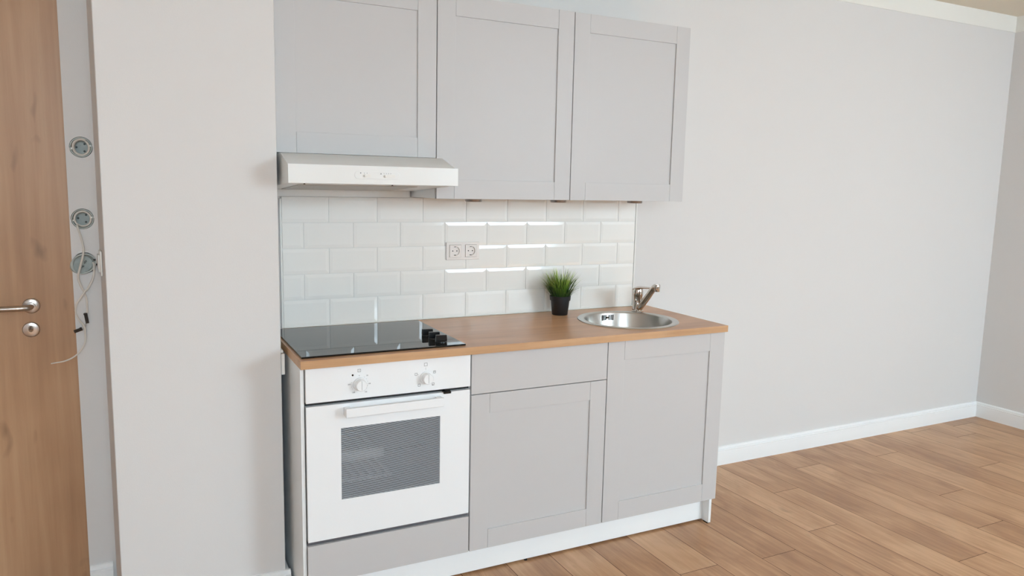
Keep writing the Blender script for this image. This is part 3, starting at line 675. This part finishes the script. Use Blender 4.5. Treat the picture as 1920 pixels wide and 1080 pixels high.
hdn = thing('cooker_hood', (0.28, -0.25, 1.45), 'white cooker hood with sliding controls above the hob', 'cooker hood')
bm = bmesh.new()
def yzprism(bm, prof, x0, x1):
    a = [bm.verts.new((x0, y, z)) for y, z in prof]; b = [bm.verts.new((x1, y, z)) for y, z in prof]; n = len(prof)
    bm.faces.new(a); bm.faces.new(b[::-1])
    for i in range(n): bm.faces.new((a[i], a[(i + 1) % n], b[(i + 1) % n], b[i]))
HX0, HX1 = -0.0125, 0.5700
yzprism(bm, [(-0.495, 1.4795), (-0.495, 1.5395), (-0.366, 1.5785), (-0.015, 1.5785), (-0.015, 1.4530), (-0.03, 1.4530)], HX0, HX1)
# taper the upper rear edge inwards on both sides
hood = obj('body', bm, M['hoodw'], hdn, 0.0015)
bm = bmesh.new()
yzprism(bm, [(-0.5010, 1.4785), (-0.5010, 1.5405), (-0.4955, 1.5410), (-0.4955, 1.4785)], HX0 - 0.0005, HX1 + 0.0075)
obj('front_panel', bm, M['hoodw'], hdn, 0.0012)
bm = bmesh.new()   # rear flange below the body
B(bm, HX0 + 0.004, HX1 - 0.012, -0.030, -0.011, 1.4265, 1.4525); obj('rear_flange', bm, M['hoodw'], hdn)
bm = bmesh.new()   # filter grille seam on the slanting underside
import math as _m
def under(y): return 1.4795 + (1.4530 - 1.4795) * (y + 0.495) / 0.465
yzprism(bm, [(-0.40, under(-0.40) - 0.0002), (-0.40, under(-0.40) - 0.002), (-0.07, under(-0.07) - 0.002), (-0.07, under(-0.07) - 0.0002)], 0.04, 0.46)
obj('filter', bm, mat('filter_metal', (196, 192, 186), 0.45), hdn)
for x in (0.045, 0.345):
    bm = bmesh.new(); lathe(bm, [(0.003, -0.0035), (0.003, 0.0)], (x, -0.468, 1.4785), 'z', 12); obj('screw', bm, M['dark'], hdn)
YH = -0.5010
bm = bmesh.new(); rbox(bm, 0.2035, 0.3600, 1.4965, 1.5215, YH - 0.0012, YH + 0.001, 0.0120); obj('control_plate', bm, M['hoodw'], hdn, 0.0006)
for (a, b, kx_) in ((0.2300, 0.2590, 0.2380), (0.3020, 0.3440, 0.3080)):
    bm = bmesh.new(); rbox(bm, a, b, 1.5015, 1.5125, YH - 0.0016, YH - 0.0011, 0.003); rbox(bm, a + 0.001, b - 0.001, 1.5025, 1.5115, YH - 0.0019, YH - 0.0015, 0.003)
    tr = obj('slider_track', bm, [M['plastic']], hdn, 0.0003)
    bm = bmesh.new(); lathe(bm, [(0.0048, 0), (0.0044, -0.004), (0.0026, -0.006), (0.0001, -0.0066)], (kx_, YH - 0.0018, 1.5068), 'y', 24, cap=False)
    obj('slider_knob', bm, M['plastic'], hdn, smooth=True)
y0, y1 = YH - 0.0016, YH - 0.0010
bm = bmesh.new(); lathe(bm, [(0.0018, -0.0004), (0.0018, 0.0002)], (0.2240, YH - 0.0012, 1.5160), 'y', 14); obj('light_symbol', bm, M['mark'], hdn)
bm = bmesh.new(); vs = [(0.2915, 1.5130), (0.2965, 1.5130), (0.2940, 1.5180)]
a_ = [bm.verts.new((x, y0, z)) for x, z in vs]; c_ = [bm.verts.new((x, y1, z)) for x, z in vs]; bm.faces.new(a_); bm.faces.new(c_[::-1])
for i in range(3): bm.faces.new((a_[i], a_[(i + 1) % 3], c_[(i + 1) % 3], c_[i]))
obj('fan_symbol', bm, M['mark'], hdn)
for x in (0.2365, 0.2455, 0.3045, 0.3125, 0.3205, 0.3285): box('scale_tick', (x - 0.0006, x + 0.0006, y0, y1, 1.5145, 1.5172), M['mark'], hdn)

# ------------------------------------------------------------------ tiled splashback
tl = thing('tile_splashback', (0.88, -0.01, 0.914), 'white glossy metro tile splashback between worktop and wall cabinets', 'splashback')
TX0, TX1 = 0.0495, 1.7116; PX = 0.1974; PZ = 0.1017; ZT = 1.4257
bm = bmesh.new(); gj = 0.0009; bw = 0.0135; yb, ye, yt = -0.0020, -0.0063, -0.0078
SKX = (0.7305, 0.8815, 1.1640, 1.2370)
for r in range(5):
    z1 = ZT - r * PZ; z0 = z1 - PZ
    if r == 4: z0 = 0.9112
    off = 0.2312 - (0 if r % 2 == 0 else PX / 2)
    x = off - 2 * PX
    while x < TX1:
        a, b = max(x, TX0), min(x + PX, TX1)
        if b - a > 0.004:
            A_, B_, C_, D_ = a + gj, b - gj, z0 + gj, z1 - gj
            # bevels only on the tile's own (uncut) edges
            ia = A_ + (bw if a > TX0 + 1e-4 else 0.0005); ib = B_ - (bw if b < TX1 - 1e-4 else 0.0005)
            if ib <= ia: ia = (A_ + B_) / 2 - 0.001; ib = ia + 0.002
            ic = C_ + (bw if r < 4 else bw); idd = D_ - bw
            # leave the glaze as one clean bevel: base, shoulder, field
            v0 = [bm.verts.new(p) for p in ((A_, yb, C_), (B_, yb, C_), (B_, yb, D_), (A_, yb, D_))]
            v1 = [bm.verts.new(p) for p in ((A_, ye, C_), (B_, ye, C_), (B_, ye, D_), (A_, ye, D_))]
            v2 = [bm.verts.new(p) for p in ((ia, yt, ic), (ib, yt, ic), (ib, yt, idd), (ia, yt, idd))]
            for u, v in ((v0, v1), (v1, v2)):
                for i in range(4): bm.faces.new((u[i], u[(i + 1) % 4], v[(i + 1) % 4], v[i]))
            bm.faces.new(v2)
        x += PX
B(bm, TX0, TX1, -0.0040, -0.0002, 0.9112, ZT, 1)
tiles = obj('tiles', bm, [M['tile'], M['grout']], tl)
box('edge_trim', (0.0420, 0.0492, -0.0105, -0.0003, 0.9105, 1.4180), M['plastic'], tl, 0.0015)
box('edge_trim', (1.7119, 1.7190, -0.0105, -0.0003, 0.9105, 1.4250), M['plastic'], tl, 0.0015)
box('sealant_bead', (0.0495, 1.7116, -0.0140, -0.0080, 0.9103, 0.9150), M['plastic'], tl, 0.002)

# double socket
sx0, sx1, sz0, sz1 = 0.7290, 0.8830, 1.1625, 1.2385
sk2 = thing('double_socket', ((sx0 + sx1) / 2, -0.008, (sz0 + sz1) / 2), 'white double power socket in the middle of the tiles', 'power socket')
bm = bmesh.new(); B(bm, sx0, sx1, -0.0160, -0.0079, sz0, sz1); fr = obj('cover_frame', bm, M['socket'], sk2)
bmc = bmesh.new()
cs = (sx0 + 0.0405, sx1 - 0.0405); zc = (sz0 + sz1) / 2
for c_ in cs: B(bmc, c_ - 0.0265, c_ + 0.0265, -0.03, -0.0100, zc - 0.0265, zc + 0.0265)
baked_cut(fr, obj('cutter', bmc, M['socket'])); b_ = fr.modifiers.new('bevel', 'BEVEL'); b_.width = 0.002; b_.segments = 3; b_.limit_method = 'ANGLE'
for c_ in cs:
    bm = bmesh.new(); B(bm, c_ - 0.0258, c_ + 0.0258, -0.0185, -0.0095, zc - 0.0258, zc + 0.0258); ins = obj('socket_insert', bm, M['socket'], sk2)
    bmc = bmesh.new(); lathe(bmc, [(0.0195, -0.03), (0.0195, -0.0110)], (c_, 0, zc), 'y', 40)
    baked_cut(ins, obj('cutter', bmc, M['socket'])); b_ = ins.modifiers.new('bevel', 'BEVEL'); b_.width = 0.0007; b_.segments = 2; b_.limit_method = 'ANGLE'
    bm = bmesh.new()
    for dx in (-0.0095, 0.0095): lathe(bm, [(0.0026, -0.0113), (0.0026, -0.0108)], (c_ + dx, 0, zc), 'y', 14)
    B(bm, c_ - 0.0032, c_ + 0.0032, -0.0165, -0.0111, zc + 0.0168, zc + 0.0195); B(bm, c_ - 0.0032, c_ + 0.0032, -0.0165, -0.0111, zc - 0.0195, zc - 0.0168)
    o = obj('contact_holes', bm, M['hollow'], ins); o.matrix_parent_inverse = Matrix.Identity(4)

# ------------------------------------------------------------------ potted grass
PXc, PYc, PZc = 1.2485, -0.100, 0.910
pt = thing('potted_grass', (PXc, PYc, PZc), 'small artificial grass plant in a black plastic pot on the worktop', 'potted plant')
bm = bmesh.new()
lathe(bm, [(0.0001, 0.0005), (0.0345, 0.0005), (0.0355, 0.002), (0.0425, 0.066), (0.0465, 0.0665), (0.0480, 0.086), (0.0460, 0.0865), (0.0430, 0.070), (0.0001, 0.070)], (PXc, PYc, PZc), 'z', 48, cap=False)
obj('pot', bm, M['pot'], pt, smooth=True)
bm = bmesh.new(); lathe(bm, [(0.0001, 0.077), (0.0435, 0.077)], (PXc, PYc, PZc), 'z', 32, cap=False); obj('soil', bm, M['soil'], pt)
bm = bmesh.new(); uvl = bm.loops.layers.uv.new('UVMap'); sl = bm.faces.layers.float.new('shade')
rg = random.Random(3)
def blade(bm, x, y, ang, lean, L_, wd, sh):
    """one curved, folded grass blade"""
    n = 7; prev = None
    dx, dy = math.cos(ang), math.sin(ang); sx_, sy_ = -dy, dx
    p = Vector((x, y, PZc + 0.074)); th = 0.10 + lean * 0.35
    for i in range(n + 1):
        t_ = i / n; w2 = wd * (1 - t_ ** 2.2) * (0.75 + 0.5 * t_ * (1 - t_) * 2) / 2 + 0.00008
        fold = w2 * 0.5
        v = [bm.verts.new(p + Vector((sx_ * w2, sy_ * w2, 0))), bm.verts.new(p + Vector((-dx * fold, -dy * fold, -fold * 0.3))), bm.verts.new(p - Vector((sx_ * w2, sy_ * w2, 0)))]
        if prev:
            for k in (0, 1):
                f = bm.faces.new((prev[k], prev[k + 1], v[k + 1], v[k])); f[sl] = sh; f.smooth = True
                for l, tt in zip(f.loops, ((i - 1) / n, (i - 1) / n, t_, t_)): l[uvl].uv = (k, tt)
        prev = v
        st = L_ / n; p = p + Vector((dx * math.sin(th) * st, dy * math.sin(th) * st, math.cos(th) * st)); p.y = min(p.y, -0.0155 - 0.002 * rg.random()); th += lean * 1.15 / n
for i in range(430):
    rr = 0.040 * math.sqrt(rg.random()); a = rg.uniform(0, 2 * math.pi); q = rr / 0.040
    lean = max(0.02, rg.gauss(0.15 + 0.50 * q ** 1.5, 0.14)); L_ = rg.uniform(0.085, 0.155) * (1 - 0.10 * q)
    blade(bm, PXc + rr * math.cos(a), PYc + rr * math.sin(a), a + rg.gauss(0, 0.35), lean, L_, rg.uniform(0.0022, 0.0046), rg.choice((0, 0, 0.25, 0.6, 0.9)))
for i in range(26):
    a = rg.uniform(0, 2 * math.pi)
    if math.sin(a) > 0.55: a = -a
    blade(bm, PXc + 0.040 * math.cos(a), PYc + 0.040 * math.sin(a), a, rg.uniform(0.8, 1.35), rg.uniform(0.10, 0.125), 0.0030, rg.choice((0.5, 0.9)))
bmesh_g = obj('grass', bm, M['grass'], pt)
tag(bmesh_g, kind='stuff')
